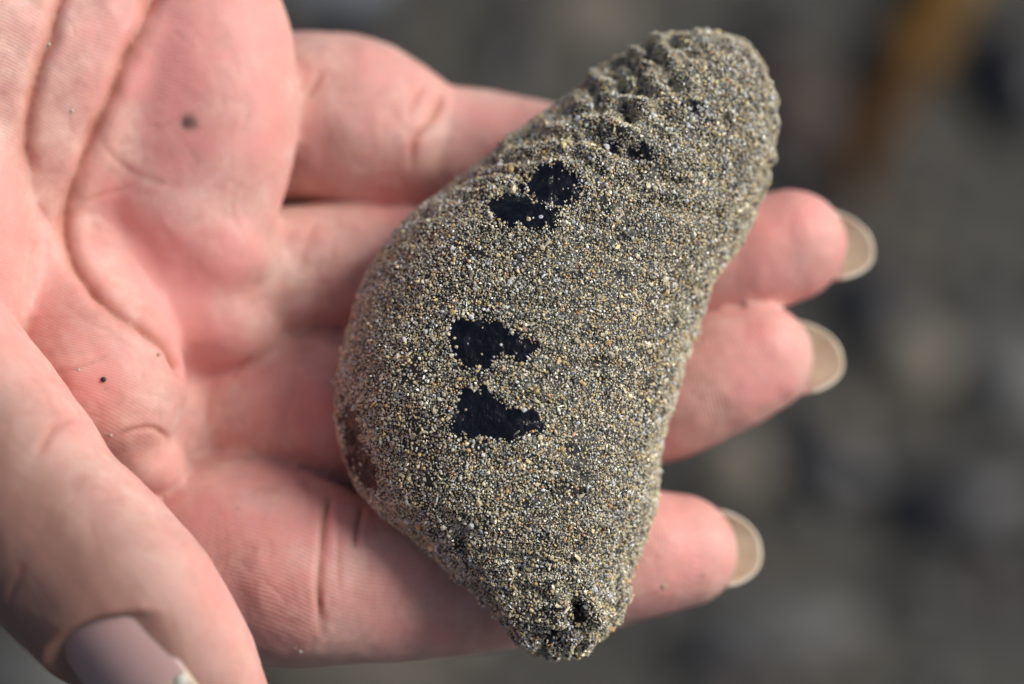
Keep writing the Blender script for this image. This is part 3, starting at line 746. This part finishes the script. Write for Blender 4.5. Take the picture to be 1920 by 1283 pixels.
# ------------------------------------------------------------------ specks stuck to the skin
hb = BVHTree.FromPolygons(hv.tolist(), hf.tolist())
g2, gf2 = ico(2)
def speck(px, py, r, colr, label, flat=0.6, name='sand_grain', seed=0, on=None):
    h = cast(on or hb, px, py)
    if h[0] is None: return
    m = stone_mat('speck', tuple(c * 0.7 for c in colr), colr, 0.45)
    v = g2 * (1 + 0.5 * (fbm(g2 + 4, 1.7, seed)[:, None] - 0.5)) * r
    v[:, 2] *= flat
    rot = np.array(Vector((0, 0, 1)).rotation_difference(h[1]).to_matrix())
    v = v @ rot.T + np.array(h[0]) + np.array(h[1]) * r * flat * 0.5
    c = v.mean(0)
    o = mesh_np(name, (v - c) / 1000, gf2, m, mw=HAND_MW @ Matrix.Translation(Vector(c / 1000)))
    tag(o, label, 'shell' if 'shell' in name else 'sand grain', None if on else 'grains stuck to the hand')
speck(194, 712, 0.34, (0.02, 0.02, 0.025), 'small black sand grain on the pad below the index finger', seed=2)
speck(148, 694, 0.17, (0.75, 0.72, 0.66), 'tiny white grain just left of the black grain', seed=3)
speck(208, 816, 0.2, (0.75, 0.7, 0.6), 'tiny pale grain beside the thumb crease', seed=4)
speck(92, 84, 0.26, (0.7, 0.62, 0.5), 'pale grain in the upper palm line at top left', seed=5)
speck(135, 208, 0.22, (0.7, 0.62, 0.5), 'pale grain between the two palm lines', seed=6)
speck(297, 666, 0.25, (0.55, 0.38, 0.2), 'tan grain at the edge of the pad below the index finger', seed=7)
speck(563, 1222, 0.24, (0.7, 0.68, 0.65), 'white grain low on the index finger', seed=8)
speck(1246, 1100, 0.38, (0.72, 0.52, 0.36), 'large tan grain on the index fingertip', 0.4, seed=9)
speck(1209, 1050, 0.2, (0.72, 0.6, 0.5), 'tiny pale grain on the index fingertip near the creature', seed=10)
speck(1320, 1078, 0.24, (0.7, 0.42, 0.25), 'orange grain on the index fingertip near its nail', 0.4, seed=11)
speck(340, 1276, 0.8, (0.78, 0.74, 0.66), 'white shell fragment on the thumb at the bottom edge', 0.5, 'shell_fragment', seed=12)

cb2 = BVHTree.FromPolygons(cv.tolist(), cf3.tolist())
speck(1014, 407, 0.30, (0.66, 0.68, 0.72), 'pale shell chip on the lower of the two upper black patches', 0.25, 'shell_chip', seed=13, on=cb2)
speck(939, 647, 0.19, (0.82, 0.82, 0.80), 'bright white grain on the black patch in the middle', 0.8, seed=14, on=cb2)
speck(981, 761, 0.27, (0.62, 0.50, 0.28), 'large golden grain above the lowest black patch', 0.8, seed=15, on=cb2)

# loose sand dusted over the fingers, too fine to count
V, F = [], []; base = 0; g0, gf0 = ico(1)
for k in range(70):
    px_, py_ = random.choice([(random.uniform(330, 760), random.uniform(860, 1220)), (random.uniform(70, 540), random.uniform(20, 820)), (random.uniform(1190, 1380), random.uniform(950, 1130)), (random.uniform(560, 700), random.uniform(620, 850))])
    h = cast(hb, px_, py_)
    if h[0] is None: continue
    V.append(g0 * (1 + rng.normal(0, 0.2, (len(g0), 1))) * random.uniform(0.05, 0.12) + np.array(h[0])); F.append(gf0 + base); base += len(g0)
tag(mesh_np('loose_sand', np.vstack(V) / 1000, np.vstack(F), stone_mat('loose_sand', (0.35, 0.30, 0.22), (0.75, 0.70, 0.6), 0.4), mw=HAND_MW, smooth=False), 'fine loose sand dusted over the fingers and palm', 'sand', kind='stuff')
